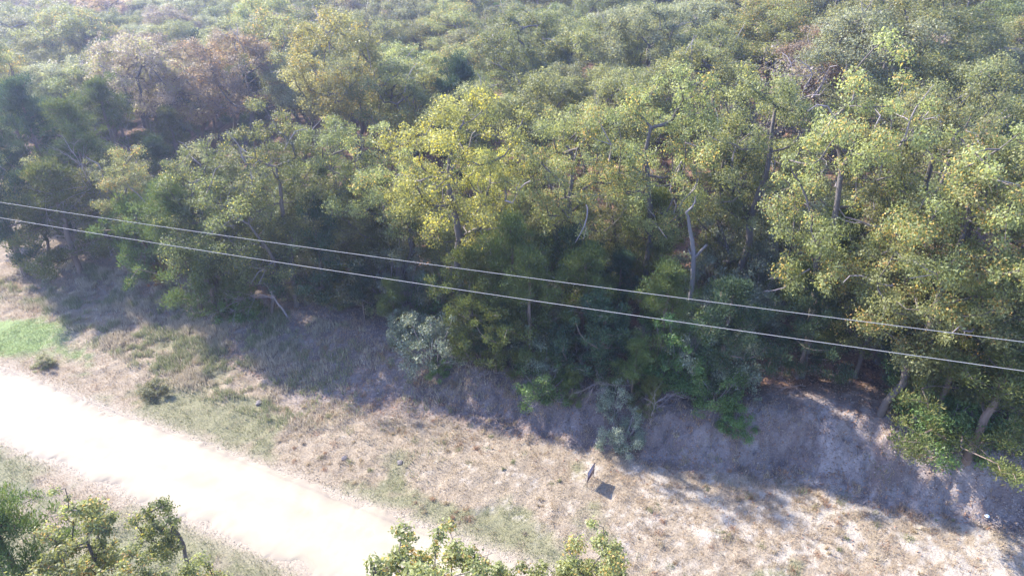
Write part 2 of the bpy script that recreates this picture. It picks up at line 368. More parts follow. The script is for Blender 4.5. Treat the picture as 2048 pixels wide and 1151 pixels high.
def plant(kind, name, proto, mat, x, y, label, cat='tree', group=None, sc=1.0, rz=None, z=None, sink=.05):
    rz = (x * 12.9898 + y * 78.233) % 6.283 if rz is None else rz
    t = thing(name, label, cat, (x, y, (g1(x, y) if z is None else z) - sink), rz, group, sc)
    a, b = PARTS[kind]
    link(a, proto[0], None, t); o = link(b, proto[1], None, t)
    if len(proto) > 2: link('dead_limbs', proto[2], None, t)['kind'] = 'stuff'
    if mat:
        if not proto[1].materials: proto[1].materials.append(LM[mat])
        o.material_slots[0].link = 'OBJECT'; o.material_slots[0].material = LM[mat]
    placed.append((x, y, kind)); return t
def crown_at(px, py, h):
    """world position of a tree whose crown centre stands at height h above its own ground"""
    z = 2.0
    for _ in range(15):
        x, y = at_z(px, py, z + h); z = .5 * z + .5 * g1(x, y)
    return x, y

# ------------------------------------------------------------------ ground, road
def axis_coords(a, b, st_, lo, hi):
    c = list(np.arange(a, b + 1e-6, st_)); d = st_
    while c[-1] < hi: d *= 1.22; c.append(min(hi, c[-1] + d))
    d = st_
    while c[0] > lo: d *= 1.22; c.insert(0, max(lo, c[0] - d))
    return np.array(c)
def mixv(a, b, w): w = np.clip(w, 0, 1)[:, None]; return a * (1 - w) + b * w
def zones(x, y):
    s, t, u, h = bank(x, y)
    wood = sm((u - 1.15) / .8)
    onbank = np.clip(sm((u + .25) / .4) * (1 - wood), 0, 1)
    lawn = sm(((fbm(x, y, 2.5, 31) - .5) * 1.6 + (fbm(x, y, .4, 32) - .5) * .6 + 1.0 - np.hypot((x + 28.5) / 6.5, (s - 18.6) / 1.9)) / .6) 
    sand = sm((fbm(x, y, .7, 41) * .55 + fbm(x, y, .2, 42) * .55 - np.interp(t, [-45, -20, -8, 0, 8], [.80, .72, .63, .55, .50])) / .10)
    sand = sand * sm((s - ROAD1 - .6) / 1.5) * np.interp(s, [16, 20, 23], [.35, .9, 1])
    green = sm((fbm(x, y, 3.2, 51) + .25 * fbm(x, y, .5, 52) - np.interp(s, [8, 12, 17, 20, 24], [.42, .5, .56, .66, .80])) / .15)
    return s, t, u, wood, onbank, lawn, sand, green
C = lambda *a: np.array([a])
def ground_col(x, y):
    s, t, u, wood, onbank, lawn, sand, green = zones(x, y); n = len(x)
    f1 = fbm(x, y, .8, 61); f2 = fbm(x, y, .22, 62, 3)
    c = mixv(np.repeat(C(.20, .155, .105), n, 0), np.repeat(C(.335, .270, .195), n, 0), f1 * .6 + f2 * .6 - .1)
    c = mixv(c, np.repeat(C(.165, .165, .085), n, 0), green * .75)
    c = mixv(c, np.repeat(C(.41, .355, .29), n, 0), sand * .75)
    c = mixv(c, np.repeat(C(.19, .25, .09), n, 0), lawn * .9)
    bf = sm((fbm(t, s * .5, 1.1, 71) + .4 * f2 - .66) / .16)
    bc = mixv(np.repeat(C(.17, .13, .115), n, 0), np.repeat(C(.31, .265, .24), n, 0), (bf * .5 + sm((f2 - .45) / .2) * .5) * np.interp(t, [-14, -2, 2, 9, 12], [.45, .45, 1, .8, .5]))
    c = mixv(c, bc, onbank * np.interp(t, [-40, -25, -12], [.3, .8, 1]))
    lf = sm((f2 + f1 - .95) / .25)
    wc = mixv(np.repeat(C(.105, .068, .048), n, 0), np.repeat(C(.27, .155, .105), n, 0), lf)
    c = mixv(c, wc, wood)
    edge = np.minimum(np.abs(s - ROAD0), np.abs(s - ROAD1)); near = ((s > ROAD0 - .2) & (s < ROAD1 + .2))
    gr = np.where(near, 1, sm(1 - edge / .9) * .75 * (.4 + f2))
    return mixv(c, np.repeat(C(.33, .27, .20), n, 0), gr)
gx = axis_coords(-44, 31, .15, -300, 300); gy = axis_coords(9, 46, .15, -60, 320)
X, Y = np.meshgrid(gx, gy); X = X.ravel(); Y = Y.ravel(); Z = gz(X, Y)
nx, ny = len(gx), len(gy); i = (np.arange(ny - 1)[:, None] * nx + np.arange(nx - 1)[None]).ravel()
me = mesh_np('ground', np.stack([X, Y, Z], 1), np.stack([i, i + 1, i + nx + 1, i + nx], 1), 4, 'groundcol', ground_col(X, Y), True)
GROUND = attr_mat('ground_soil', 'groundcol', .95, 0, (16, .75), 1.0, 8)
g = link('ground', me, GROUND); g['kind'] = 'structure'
# road: ragged edged gravel sheet lying on the ground
m, N, L, p = new_mat('pale_gravel'); nt = m.node_tree
at = N.new('ShaderNodeAttribute'); at.attribute_name = 'roadcol'
c = mixn(nt, at.outputs['Color'], (.24, .20, .16), mathn(nt, 'MULTIPLY', noise(nt, 18, 5, .75), .5))
c = mixn(nt, c, (.26, .225, .19), mathn(nt, 'MULTIPLY', mathn(nt, 'GREATER_THAN', noise(nt, 38, 3, .7), .655), .6))
L.new(c, p.inputs['Base Color']); p.inputs['Roughness'].default_value = .95
b = N.new('ShaderNodeBump'); b.inputs['Strength'].default_value = .5; b.inputs['Distance'].default_value = .03
L.new(noise(nt, 30, 5, .7), b.inputs['Height']); L.new(b.outputs[0], p.inputs['Normal'])
tt = np.arange(-75, 50, .09); ww = np.linspace(0, 1, 25)
e0 = ROAD0 + (fbm(tt, tt * 0, 1.6, 81) - .5) * .8 + (fbm(tt, tt * 0, .3, 82) - .5) * .5
e1 = ROAD1 + (fbm(tt, tt * 0, 1.9, 83) - .5) * .9 + (fbm(tt, tt * 0, .35, 84) - .5) * .6
S = e0[:, None] * (1 - ww) + e1[:, None] * ww; T2 = np.repeat(tt[:, None], len(ww), 1)
rx, ry = xy(S.ravel(), T2.ravel())
rz_ = gz(rx, ry) - .035 + .065 * sm(np.minimum(np.tile(ww, len(tt)), 1 - np.tile(ww, len(tt))) / .06) + .05 * np.sin(np.tile(ww, len(tt)) * math.pi) - .03 * (np.exp(-((np.tile(ww, len(tt)) - .3) / .06) ** 2) + np.exp(-((np.tile(ww, len(tt)) - .7) / .06) ** 2))
n1 = len(ww); i = (np.arange(len(tt) - 1)[:, None] * n1 + np.arange(n1 - 1)[None]).ravel()
wv = np.tile(ww, len(tt)); ed = np.clip(np.minimum(wv, 1 - wv) * 5 + (fbm(rx, ry, .5, 85) - .5) * 1.3, 0, 1); trk = np.exp(-((wv - .3) / .09) ** 2) + np.exp(-((wv - .72) / .09) ** 2)
rc = mixv(np.repeat(C(.28, .225, .16), len(rx), 0), np.repeat(C(.35, .30, .20), len(rx), 0), ed); rc = rc * (1 + .12 * trk + .5 * (fbm(rx, ry, .8, 86) - .5))[:, None]
me = mesh_np('gravel_road', np.stack([rx, ry, rz_], 1), np.stack([i, i + n1, i + n1 + 1, i + 1], 1), 4, 'roadcol', rc, True)
o = link('gravel_road', me, m); o['kind'] = 'structure'

# ------------------------------------------------------------------ grass, litter, pebbles (uncountable)
def blades(name, x, y, h, w, colr, mat, label, cat, lean=.5, seed=1):
    rng = np.random.default_rng(seed); n = len(x); z = gz(x, y) - .01
    a = rng.random(n) * 6.283; wx = np.cos(a) * w * .5; wy = np.sin(a) * w * .5; b = rng.random(n) * 6.283; l = h * lean * rng.random(n)
    V = np.empty((n, 3, 3)); V[:, 0] = np.stack([x - wx, y - wy, z], 1); V[:, 1] = np.stack([x + wx, y + wy, z], 1)
    V[:, 2] = np.stack([x + np.cos(b) * l, y + np.sin(b) * l, z + h], 1)
    me = mesh_np(name, V.reshape(-1, 3), np.arange(n * 3).reshape(-1, 3), 3, 'blade', np.repeat(colr, 3, 0))
    o = link(name, me, mat); o['kind'] = 'stuff'; o['label'] = label; o['category'] = cat; return o
GM = attr_mat('grass_blades', 'blade', .8, .3, None)
rng = np.random.default_rng(5)
def scatter(n, s0, s1, t0, t1, clump=.0):
    s = rng.uniform(s0, s1, n); t = rng.uniform(t0, t1, n); x, y = xy(s, t); return x, y
def jit(c, n, a=.25): return c * rng.uniform(1 - a, 1 + a, (n, 1))
# short dry grass across both verges
x, y = scatter(620000, 5, 27.5, -48, 22)
s, t, u, wood, onbank, lawn, sand, green = zones(x, y)
tuft = fbm(x, y, .35, 91, 3)
keep = ((s < ROAD0 - .05 - .5 * rng.random(len(x)) ** 2) | (s > ROAD1 + .05 + .6 * rng.random(len(x)) ** 2)) & (rng.random(len(x)) < (tuft * 1.5 - .2) * (1 - .85 * sand) * (1 - .75 * onbank * (fbm(x, y, .7, 99, 3) < .48)) * (1 - .8 * wood) * (1 - .9 * lawn)) 
x, y, s, t, green, tuft = x[keep], y[keep], s[keep], t[keep], green[keep], tuft[keep]; n = len(x)
tall = sm((s - 19) / 3) * (fbm(x, y, 1.3, 92) > .45)
cc = mixv(jit(np.repeat(C(.40, .325, .215), n, 0), n), jit(np.repeat(C(.44, .30, .195), n, 0), n), fbm(x, y, 1.4, 93) * 1.6 - .3)
cc = mixv(cc, jit(np.repeat(C(.17, .19, .075), n, 0), n), (green * .8 + .12) * (rng.random(n) < .85))
blades('dry_grass', x, y, rng.uniform(.05, .15, n) * (1 + 1.3 * tall * tuft), rng.uniform(.012, .028, n), cc, GM, 'short dry tan grass covering both verges of the gravel road', 'grass', .8, 2)
# taller weeds in the left meadow
x, y = scatter(260000, 17.6, 26, -46, -12)
s, t = st(x, y); den = fbm(x, y, 1.5, 95) + .6 * fbm(x, y, .4, 96, 2); zz = zones(x, y)
keep = (rng.random(len(x)) < sm((den - .62) / .3) * sm((s - np.interp(t, [-46, -28, -14], [20.8, 18.3, 17.8])) / 1.2) * np.interp(t, [-27, -21, -16], [1, .35, .08])) & (zz[5] < .3)
x, y, den = x[keep], y[keep], den[keep]; n = len(x); k = fbm(x, y, 1.1, 97)
cc = mixv(jit(np.repeat(C(.47, .40, .29), n, 0), n), jit(np.repeat(C(.25, .265, .13), n, 0), n), sm((k - .42) / .15) * (rng.random(n) < .8))
blades('meadow_weeds', x, y, rng.uniform(.10, .42, n) * np.clip(den, .4, 1), rng.uniform(.018, .04, n), cc, GM, 'knee-high pale and green weeds in the meadow left of the bank', 'weeds', .5, 3)
# scattered tussocks and rusty weeds between sand and bank
rngt = np.random.default_rng(44); ns_ = rngt.uniform(16.6, 25.5, 1500); nt_ = rngt.uniform(-24, 20, 1500); cx_, cy_ = xy(ns_, nt_)
kp = fbm(cx_, cy_, 1.8, 121) > np.interp(ns_, [16, 19, 25], [.58, .53, .48]); cx_, cy_ = cx_[kp], cy_[kp]; q_ = len(cx_); m_ = 55
rad_ = rngt.uniform(.06, .24, q_); hh_ = rngt.uniform(.06, .22, q_)
pal = np.array([[.44, .35, .22], [.42, .27, .17], [.28, .28, .14], [.36, .29, .21], [.50, .42, .29]])[rngt.integers(0, 5, q_)]
ii = np.repeat(np.arange(q_), m_); x = cx_[ii] + rngt.normal(0, 1, len(ii)) * rad_[ii] * .6; y = cy_[ii] + rngt.normal(0, 1, len(ii)) * rad_[ii] * .6
blades('grass_tussocks', x, y, hh_[ii] * rngt.uniform(.5, 1.1, len(ii)), rngt.uniform(.014, .03, len(ii)), pal[ii] * rngt.uniform(.7, 1.3, (len(ii), 1)), GM, 'scattered dry tussocks and rusty weeds on the verge below the bank', 'grass', .7, 12)
# mown lawn patch
x, y = scatter(60000, 16.8, 22, -40, -24); keep = rng.random(len(x)) < zones(x, y)[5]; x, y = x[keep], y[keep]; n = len(x)
blades('lawn_grass', x, y, rng.uniform(.03, .08, n), rng.uniform(.015, .03, n), jit(np.repeat(C(.24, .29, .11), n, 0), n), GM, 'bright green mown grass beside the road at left', 'grass', .7, 4)
# leaf litter under the trees and down the bank
def flakes(name, x, y, size, colr, label, cat, up=.01, seed=7):
    rg = np.random.default_rng(seed); n = len(x); z = gz(x, y) + up
    a = rg.random(n) * 6.283; ax = np.stack([np.cos(a), np.sin(a), rg.normal(0, .35, n)], 1) * size[:, None]; bx = np.stack([-np.sin(a), np.cos(a), rg.normal(0, .35, n)], 1) * size[:, None] * .6
    P = np.stack([x, y, z + size * .25], 1)
    V = np.stack([P - ax * .5, P + bx * .5, P + ax * .5, P - bx * .5], 1).reshape(-1, 3)
    me = mesh_np(name, V, np.arange(n * 4).reshape(-1, 4), 4, 'blade', np.repeat(colr, 4, 0)); o = link(name, me, GM); o['kind'] = 'stuff'; o['label'] = label; o['category'] = cat; return o
x, y = scatter(200000, 21, 42, -45, 22); zz = zones(x, y)
keep = rng.random(len(x)) < np.clip(zz[3] * .8 + zz[4] * .5 + .05, 0, 1); x, y = x[keep], y[keep]; n = len(x)
cc = mixv(jit(np.repeat(C(.32, .17, .10), n, 0), n, .4), jit(np.repeat(C(.30, .245, .20), n, 0), n, .4), rng.random(n))
flakes('leaf_litter', x, y, rng.uniform(.05, .12, n), cc, 'brown fallen oak leaves on the forest floor and bank', 'leaves')
def stones(name, x, y, size, colr, mat, label, cat, seed):
    rg = np.random.default_rng(seed); n = len(x); z = gz(x, y)
    base = np.array([[1, 0, 0], [0, 1, 0], [-1, 0, 0], [0, -1, 0], [0, 0, 1], [0, 0, -1]], float)
    fc = np.array([[0, 1, 4], [1, 2, 4], [2, 3, 4], [3, 0, 4], [1, 0, 5], [2, 1, 5], [3, 2, 5], [0, 3, 5]])
    V = base[None] * rg.uniform(.5, 1, (n, 6, 1)) * size[:, None, None] * np.array([1, .8, .6]); a = rg.random(n) * 6.28
    Vx = V[..., 0] * np.cos(a)[:, None] - V[..., 1] * np.sin(a)[:, None]; Vy = V[..., 0] * np.sin(a)[:, None] + V[..., 1] * np.cos(a)[:, None]
    V = np.stack([Vx + x[:, None], Vy + y[:, None], V[..., 2] + z[:, None] + (size * .2)[:, None]], -1)
    me = mesh_np(name, V.reshape(-1, 3), (fc[None] + 6 * np.arange(n)[:, None, None]).reshape(-1, 3), 3, 'stonecol', np.repeat(colr, 6, 0))
    o = link(name, me, mat); o['kind'] = 'stuff'; o['label'] = label; o['category'] = cat
STONE = attr_mat('stone_surface', 'stonecol', .9, 0, (30, .25), .3, 40)
s = np.concatenate([rng.normal(ROAD0 + .1, .35, 2600), rng.normal(ROAD1, .4, 3200), rng.uniform(ROAD0, ROAD1, 1500)]); t = rng.uniform(-45, 14, len(s)); x, y = xy(s, t); n = len(x)
stones('road_gravel', x, y, rng.uniform(.008, .03, n) + .012, jit(np.repeat(C(.42, .35, .27), n, 0), n, .4), STONE, 'loose pale gravel along the road edges', 'gravel', 8)
x, y = scatter(60000, 22, 30, -24, 22); zz = zones(x, y); cl = fbm(x, y, .9, 98)
keep = rng.random(len(x)) < zz[4] * sm((cl - .45) / .12) * np.interp(zz[1], [-24, -8, 4, 8, 10], [.06, .10, .12, .7, .9]); x, y = x[keep], y[keep]; n = len(x)
stones('soil_clods', x, y, rng.uniform(.02, .09, n), jit(np.repeat(C(.29, .235, .20), n, 0), n, .3), STONE, 'crumbled pale soil clods on the eroded bank', 'soil', 9)

# ------------------------------------------------------------------ hand placed trees and shrubs
GE = 'oaks along the wood edge'; GC = 'cedars in the wood'; GS = 'shrubs along the top of the bank'
def oak(px, py, v, mat, label, h=7.6, sc=1.0, group=GE, name='oak_tree', lib=None):
    h += .7 if px > 1000 and lib is None else 0
    x, y = crown_at(px, py, h * (sc if not isinstance(sc, tuple) else sc[2])); sc = (sc, sc, sc * (1.17 if px > 1000 and lib is None else 1.05))
    plant('oak', name, (lib or NEAR)[v], mat, x, y, label, 'tree', group, sc)
def cedar(px, py, v, mat, label, h, sc=1.0, group=GC):
    x, y = crown_at(px, py, h); plant('cedar', 'cedar_tree', CEDAR[v], mat, x, y, label, 'tree', group, sc)
def shrub(px, py, v, mat, label, sc=1.0, group=GS, h=.9, cat='shrub', name='shrub'):
    x, y = crown_at(px, py, h * (sc if not isinstance(sc, tuple) else sc[2])); plant('shrub', name, SHRUB[v], mat, x, y, label, cat, group, sc)
def bare(px, py, v, label, h, sc=1.0, rz=0):
    x, y = crown_at(px, py, h); plant('bare', 'bare_tree', BARE[v], None, x, y, label, 'tree', None, sc, rz)

cedar(70, 285, 3, 'cedardark', 'tallest dark cedar at the left edge, rising above the wires', 6.5, 1.05)
cedar(165, 330, 1, 'cedar', 'dark narrow cedar close behind the tallest left cedar', 5.5, 1.2)
cedar(-30, 330, 3, 'cedardark', 'dark cedar cut off by the left edge above the wires', 6.0, .95)
cedar(130, 455, 0, 'cedarolive', 'broad yellowish cedar overhanging the meadow at far left', 3.2, (1.45, 1.3, 1.1))
cedar(15, 460, 0, 'cedardark', 'dark cedar cut by the left edge of the frame behind the meadow', 3.2, 1.25)
bare(185, 385, 1, 'leafless mauve-grey tree between the yellowish cedar and the small oak', 4.5, 1.0, 1)
oak(285, 420, 4, 'lime', 'slim olive oak beside the leafless mauve tree', 5.8, .8)
cedar(290, 490, 2, 'cedar', 'small dark cedar under the slim olive oak', 2.6, 1.25)
cedar(370, 500, 1, 'cedar', 'bright green pointed cedar right of the small dark one', 4.2, (1.2, 1.2, 1))
shrub(325, 545, 0, 'orange', 'small orange-leaved bush at the foot of the bright green cedar', .7)
oak(430, 470, 1, 'green', 'dense dark green oak reaching low over the left slope', 5.6, .82)
cedar(420, 570, 2, 'cedar', 'low cedar under the dense dark oak on the slope', 2.2, 1.1)
oak(560, 420, 3, 'green', 'tall dark oak behind the small bare white tree', 6.6, .92)
shrub(480, 600, 3, 'shrub', 'dull green bush below the dense dark oak, left of the bare white tree', 1.2)
oak(660, 370, 0, 'green', 'shaded green oak left of the yellow-green oaks', 7.0, .95)
bare(566, 560, 0, 'small bare white tree leaning left at the forest edge', 2.4, 1.0, 0)
cedar(640, 520, 0, 'cedardark', 'shadowy cedar filling the gap right of the bare white tree', 3.0)
oak(790, 400, 2, 'lime', 'yellow-green spreading oak leaning out above the wires', 6.8, .93)
oak(920, 355, 5, 'yellow', 'brightest yellow oak in the middle of the edge row', 7.8, 1.12)
oak(985, 440, 4, 'yellow', 'small yellow oak low in front of the brightest yellow oak', 5.4, .8)
oak(1130, 350, 0, 'lime', 'olive oak with a straight grey trunk right of the yellow oaks', 7.8, .98)
shrub(720, 560, 2, 'shrub', 'dark leafy bush behind the silvery bush group', 1.0)
shrub(815, 600, 2, 'silver', 'upper silvery shrub, farthest left of the silver group', 1.15)
shrub(865, 690, 0, 'silver', 'largest silvery shrub at the corner of the bank', 1.4)
shrub(820, 650, 1, 'silver', 'small silvery shrub wedged between the two larger silver ones', .9)
shrub(880, 730, 3, 'shrub', 'little bright green bush at the foot of the largest silvery shrub', .6)
shrub(940, 650, 4, 'gold', 'thin yellow-leaved shrub right of the largest silvery shrub', 1.25)
cedar(940, 600, 0, 'cedarolive', 'cedar with yellowish tips behind the thin yellow shrub', 3.2, .9)
cedar(1060, 600, 1, 'cedar', 'bright-tipped cedar in the centre under the lower wire', 4.0, .8)
cedar(990, 670, 2, 'cedarolive', 'low cedar spilling over the bank right of the yellow shrub', 2.2, .9)
cedar(1170, 590, 0, 'cedar', 'green cedar below the olive oak with the straight trunk', 3.3, .9)
shrub(1075, 690, 0, 'silver', 'sparse silver bush hanging over the bank in the centre', 1.2)
shrub(1100, 730, 4, 'silver', 'wiry pale bush at the lip of the bank, centre', .9)
cedar(1200, 680, 2, 'cedardark', 'dark cedar above the bush with dead sticks', 2.4)
shrub(1250, 860, 1, 'silver', 'grey-green bush tumbling down the bank with dead sticks', (.85, .85, .9))
shrub(1225, 800, 4, 'silver', 'twiggy half-dead bush at the bank lip left of the tumbling bush', .9)
shrub(1310, 720, 2, 'shrub', 'dark green bush above the tumbling grey-green bush', .9)
shrub(1390, 720, 0, 'silver', 'pale dead-topped shrub under the snag', 1.35)
shrub(1400, 640, 4, 'silver', 'wiry grey shrub just below the dead snag', 1.5)
cedar(1330, 640, 1, 'cedar', 'green cedar left of the dead snag below the wires', 3.2, .75)
cedar(1450, 680, 0, 'cedardark', 'dark cedar right of the shrubs under the snag', 3.0, .9)
shrub(1475, 835, 3, 'shrub', 'bright green bush alone on the bank face', .75)
shrub(1250, 500, 2, 'silver', 'pale grey shrub deep in the gap left of the snag', 1.6)
shrub(1440, 560, 2, 'silver', 'silvery brush right of the snag, lower one', 1.7)
shrub(1570, 530, 2, 'silver', 'tall silvery brush below the forked oak', 1.9)
shrub(1640, 480, 2, 'silver', 'silvery brush between the tall silvery one and the green cedar', 1.6)
shrub(1505, 500, 0, 'silver', 'pale wiry brush just behind the tall silvery one', 1.9)
shrub(1500, 620, 0, 'silver', 'grey-green brush above the shaded hollow', 1.6)
cedar(1670, 520, 1, 'cedar', 'green cedar left of the great right-hand oak', 4.5, .9)
cedar(1620, 650, 0, 'cedardark', 'dark cedar over the shaded litter hollow', 3.0, .8)
oak(1320, 330, 1, 'lime', 'oak with twin bare stems left of the dead snag', 8.0, 1.0)
oak(1520, 300, 5, 'olive', 'forked dark-trunked oak behind the silvery brush', 8.2, 1.03)
oak(1440, 400, 4, 'green', 'slender green oak just behind the dead snag', 6.0, .9)
x, y, _ = on_ground(1760, 828)
plant('oak', 'oak_tree', BIG, 'lime', x, y, 'great pale olive oak leaning over the bank, its trunk base in view', 'tree', GE, (1.0, 1.0, .97), 0.0)
oak(1960, 500, 2, 'lime', 'big pale oak at the right edge beside the great leaning one', 7.2, 1.08)
oak(1700, 370, 3, 'lime', 'orange-flecked oak behind the great leaning one', 8.5, 1.05)
oak(1880, 330, 0, 'pinkolive', 'oak with orange-tipped top at right, above the great one', 8.6, 1.08) if 'pinkolive' in LM else oak(1880, 330, 0, 'olive', 'oak with orange-tipped top at right, above the great one', 8.6, 1.08)
for a_, b_, v_, m_, h_, c_, l_ in [(1090, 470, 0, 'green', 4.8, .85, 'low mid-green oak under the olive oak with the straight trunk'), (1180, 480, 1, 'olive', 4.6, .8, 'low olive oak left of the gap beside the snag'),
    (1455, 470, 1, 'green', 5.2, .8, 'low green oak below the forked dark oak'), (1680, 600, 1, 'green', 3.6, .75, 'low green oak left of the great leaning one'),
    (1745, 640, 0, 'lime', 4.0, .8, 'low pale oak foliage reaching left of the great leaning oak'), (660, 480, 0, 'olive', 4.4, .85, 'low olive oak in the shaded edge left of the spreading oak'), (1010, 520, 1, 'olive', 4.2, .75, 'low olive oak under the small yellow one'), (1960, 720, 1, 'lime', 3.4, .75, 'lowest pale oak foliage at the right edge above the yellow cedar'),
    (230, 400, 1, 'olive', 5.0, .8, 'low olive oak behind the leafless mauve tree'), (60, 400, 0, 'olive', 5.0, .8, 'low olive oak between the left edge cedars')]:
    oak(a_, b_, v_, m_, l_, h_, c_, lib=LOW)
oak(1985, 640, 0, 'lime', 'leafy oak with foliage down to the ground at the right edge', 4.8, .95, lib=LOW)
oak(1850, 680, 1, 'lime', 'lower pale oak growing beside the trunk of the great leaning one', 3.6, .72, lib=LOW)
oak(520, 500, 1, 'green', 'low shaded oak behind the bare white tree', 4.2, 1.0, lib=LOW)
oak(420, 520, 0, 'green', 'low leafy oak between the pointed cedar and the bare white tree', 3.6, .95, lib=LOW)
oak(450, 400, 0, 'grey', 'grey-green oak above the dense dark oak on the left slope', 5.5, 1.0, lib=LOW)
oak(740, 470, 1, 'green', 'shaded low oak under the yellow-green spreading one', 4.6, .85, lib=LOW)
oak(880, 480, 0, 'green', 'dark low oak between yellow oaks and silvery shrubs', 4.6, .8, lib=LOW)
oak(1250, 440, 1, 'lime', 'low olive oak left of the twin-stemmed oak', 5.0, .85, lib=LOW)
oak(1600, 400, 0, 'green', 'low green oak filling the gap right of the forked oak', 5.4, .95, lib=LOW)
shrub(1845, 775, 0, 'shrub', 'leafy green bush at the foot of the great leaning oak', 1.25)
shrub(1900, 830, 3, 'shrub', 'low green bush on the bank lip between oak foot and yellow cedar', 1.5)
shrub(1960, 800, 1, 'shrub', 'broad green bush hiding the leaning trunk at the right edge', 1.7)
oak(1900, 690, 0, 'lime', 'low pale oak foliage between the great oak trunk and the right edge', 3.4, .75, lib=LOW)
cedar(1990, 790, 0, 'cedarolive', 'yellow-green cedar at the right edge on top of the bank', 3.3, (1.35, 1.35, .9))
cedar(1900, 760, 2, 'cedarolive', 'small yellowish cedar between the leafy bush and the right edge', 2.6, 1.1)
cedar(2050, 660, 1, 'cedarolive', 'taller yellow-green cedar cut by the right edge', 4.2, 1.0)
shrub(305, 775, 3, 'grey', 'round brownish-green bush beside the road at left', (.75, .75, .55), 'low bushes in the meadow', .7)
shrub(85, 722, 3, 'grey', 'low brownish bush at the corner of the lawn patch', (.5, .5, .5), 'low bushes in the meadow', .7)
# undergrowth hugging the foot of the edge trees
rng = np.random.default_rng(31); k_ = 0; ranks = ['', 'second ', 'third ', 'fourth ']
UN = {0: 'lip of the bank', 1: 'foot of the edge oaks', 2: 'gloom behind the edge oaks', 3: 'deeper gloom under the wood'}
ORD = ['first', 'second', 'third', 'fourth', 'fifth', 'sixth', 'seventh', 'eighth', 'ninth', 'tenth', 'eleventh', 'twelfth', 'thirteenth', 'fourteenth', 'fifteenth', 'sixteenth', 'seventeenth', 'eighteenth', 'nineteenth', 'twentieth']
for tens, th in (('twenty', 'thirtieth'), ('thirty', 'fortieth'), ('forty', 'fiftieth'), ('fifty', 'sixtieth'), ('sixty', 'seventieth'), ('seventy', 'eightieth')): ORD += [tens + '-' + o_ for o_ in ORD[:9]] + [th]
for row, (off, step) in enumerate([(-.7, 1.9), (1.6, 2.0), (4.6, 2.6), (8.0, 3.6)]):
    cnt = 0
    for t0 in np.arange(-46, 21, step):
        t_ = t0 + rng.uniform(-.8, .8); s_ = 20.0
        for s_ in np.arange(19, 36, .2):
            x, y = xy(s_, t_)
            if float(bank(np.array([x]), np.array([y]))[2][0]) > 1.1: break
        s_ += off + rng.uniform(-.6, .6); x, y = xy(s_, t_); px, py, d = 0, 0, 0
        if -1.5 < t_ < 4.5 and row < 2: continue
        if row == 0 and t_ > -1.5: continue
        r = rng.random(); cnt += 1
        lab = '%s, %s from the left along the %s' % ('dim cedar bush' if r < .42 else 'dull undergrowth bush', ORD[cnt - 1], UN[row])
        if r < .42: plant('cedar', 'cedar_bush', CEDAR[int(rng.integers(3))], ['cedar', 'cedardark', 'cedarolive'][int(rng.integers(3))], x, y, lab, 'bush', 'undergrowth below the edge oaks', rng.uniform(.5, .85) * (.65 if row == 0 else 1.1))
        else: plant('shrub', 'shrub', SHRUB[int(rng.integers(3))], ['shrub', 'silver', 'green', 'grey', 'shrub'][int(rng.integers(5))], x, y, lab, 'bush', 'undergrowth below the edge oaks', rng.uniform(.75, 1.3) * (.9 if row == 0 else 1.3))
# near side of the road
GN = 'small trees on the near side of the road'
cedar(5, 1095, 1, 'cedar', 'dark feathery cedar at the lower left corner', 5.6, (.9, .9, .92), GN)
def sap(px, py, v, mat, label, h, sc=1.0, rz=None):
    x, y = crown_at(px, py, h); plant('oak', 'young_oak', SAPL[v], mat, x, y, label, 'tree', GN, sc, rz)
sap(150, 1035, 0, 'lime', 'thin crooked young oak with a bare grey trunk at lower left', 6.8, .95)
sap(320, 1050, 2, 'green', 'small sparse young oak standing alone at lower left', 4.4, .9)
sap(60, 1190, 1, 'lime', 'yellow-green treetop filling the bottom left corner', 6.9, .95)
sap(250, 1208, 1, 'lime', 'orange-flecked treetop at the bottom, right of the corner one', 6.0, .85)
sap(400, 1170, 2, 'lime', 'little green treetop poking up at the bottom beside the road', 4.6, .9)
sap(865, 1222, 1, 'lime', 'round olive treetop at the bottom centre over the road', 6.6, (1.3, 1.2, 1.05))
sap(785, 1228, 1, 'olive', 'olive treetop at the bottom just left of the round one', 6.4, .9, 1.2)
sap(1040, 1192, 1, 'lime', 'low ragged treetop between the round one and the spire', 6.4, (1.0, 1.0, .85))
sap(1195, 1125, 0, 'lime', 'narrow upright treetop at the bottom, rightmost of the near ones', 6.5, (.95, .95, .95))

# ------------------------------------------------------------------ the wood behind: one tree after another
hand = [(px_, py_) for px_, py_, k in placed if k in ('oak', 'cedar', 'bare')]
SPOT = [(215, 45, 55, 'pink'), (250, 115, 40, 'rust'), (350, 60, 40, 'mauve'), (430, 215, 45, 'rust'), (340, 300, 60, 'mauve'), (325, 350, 45, 'rust'), (450, 290, 60, 'mauve'),
        (725, 150, 32, 'gold'), (650, 200, 26, 'gold'), (560, 150, 30, 'lime'), (120, 130, 30, 'lime'), (820, 210, 30, 'lime'), (100, 40, 30, 'mauve'), (1650, 120, 40, 'rust'), (1330, 130, 40, 'mauve'), (1950, 60, 40, 'mauve'), (420, 170, 45, 'yellow'), (230, 140, 45, 'C'), (400, 90, 40, 'C'), (470, 70, 35, 'C'), (780, 110, 45, 'C'), (870, 240, 40, 'C'),
        (1230, 50, 40, 'C'), (1400, 25, 40, 'C'), (1560, 85, 60, 'lime'), (240, 320, 60, 'C'), (720, 60, 35, 'mauve'), (580, 70, 35, 'mauve'), (1000, 20, 40, 'C'), (1100, 200, 60, 'olive')]
def project(x, y, z):
    dz = z - CAM_H; d = y * math.cos(PITCH) - dz * math.sin(PITCH); u = y * math.sin(PITCH) + dz * math.cos(PITCH)
    return 1024 + F * x / d, 575.5 - F * u / d, d
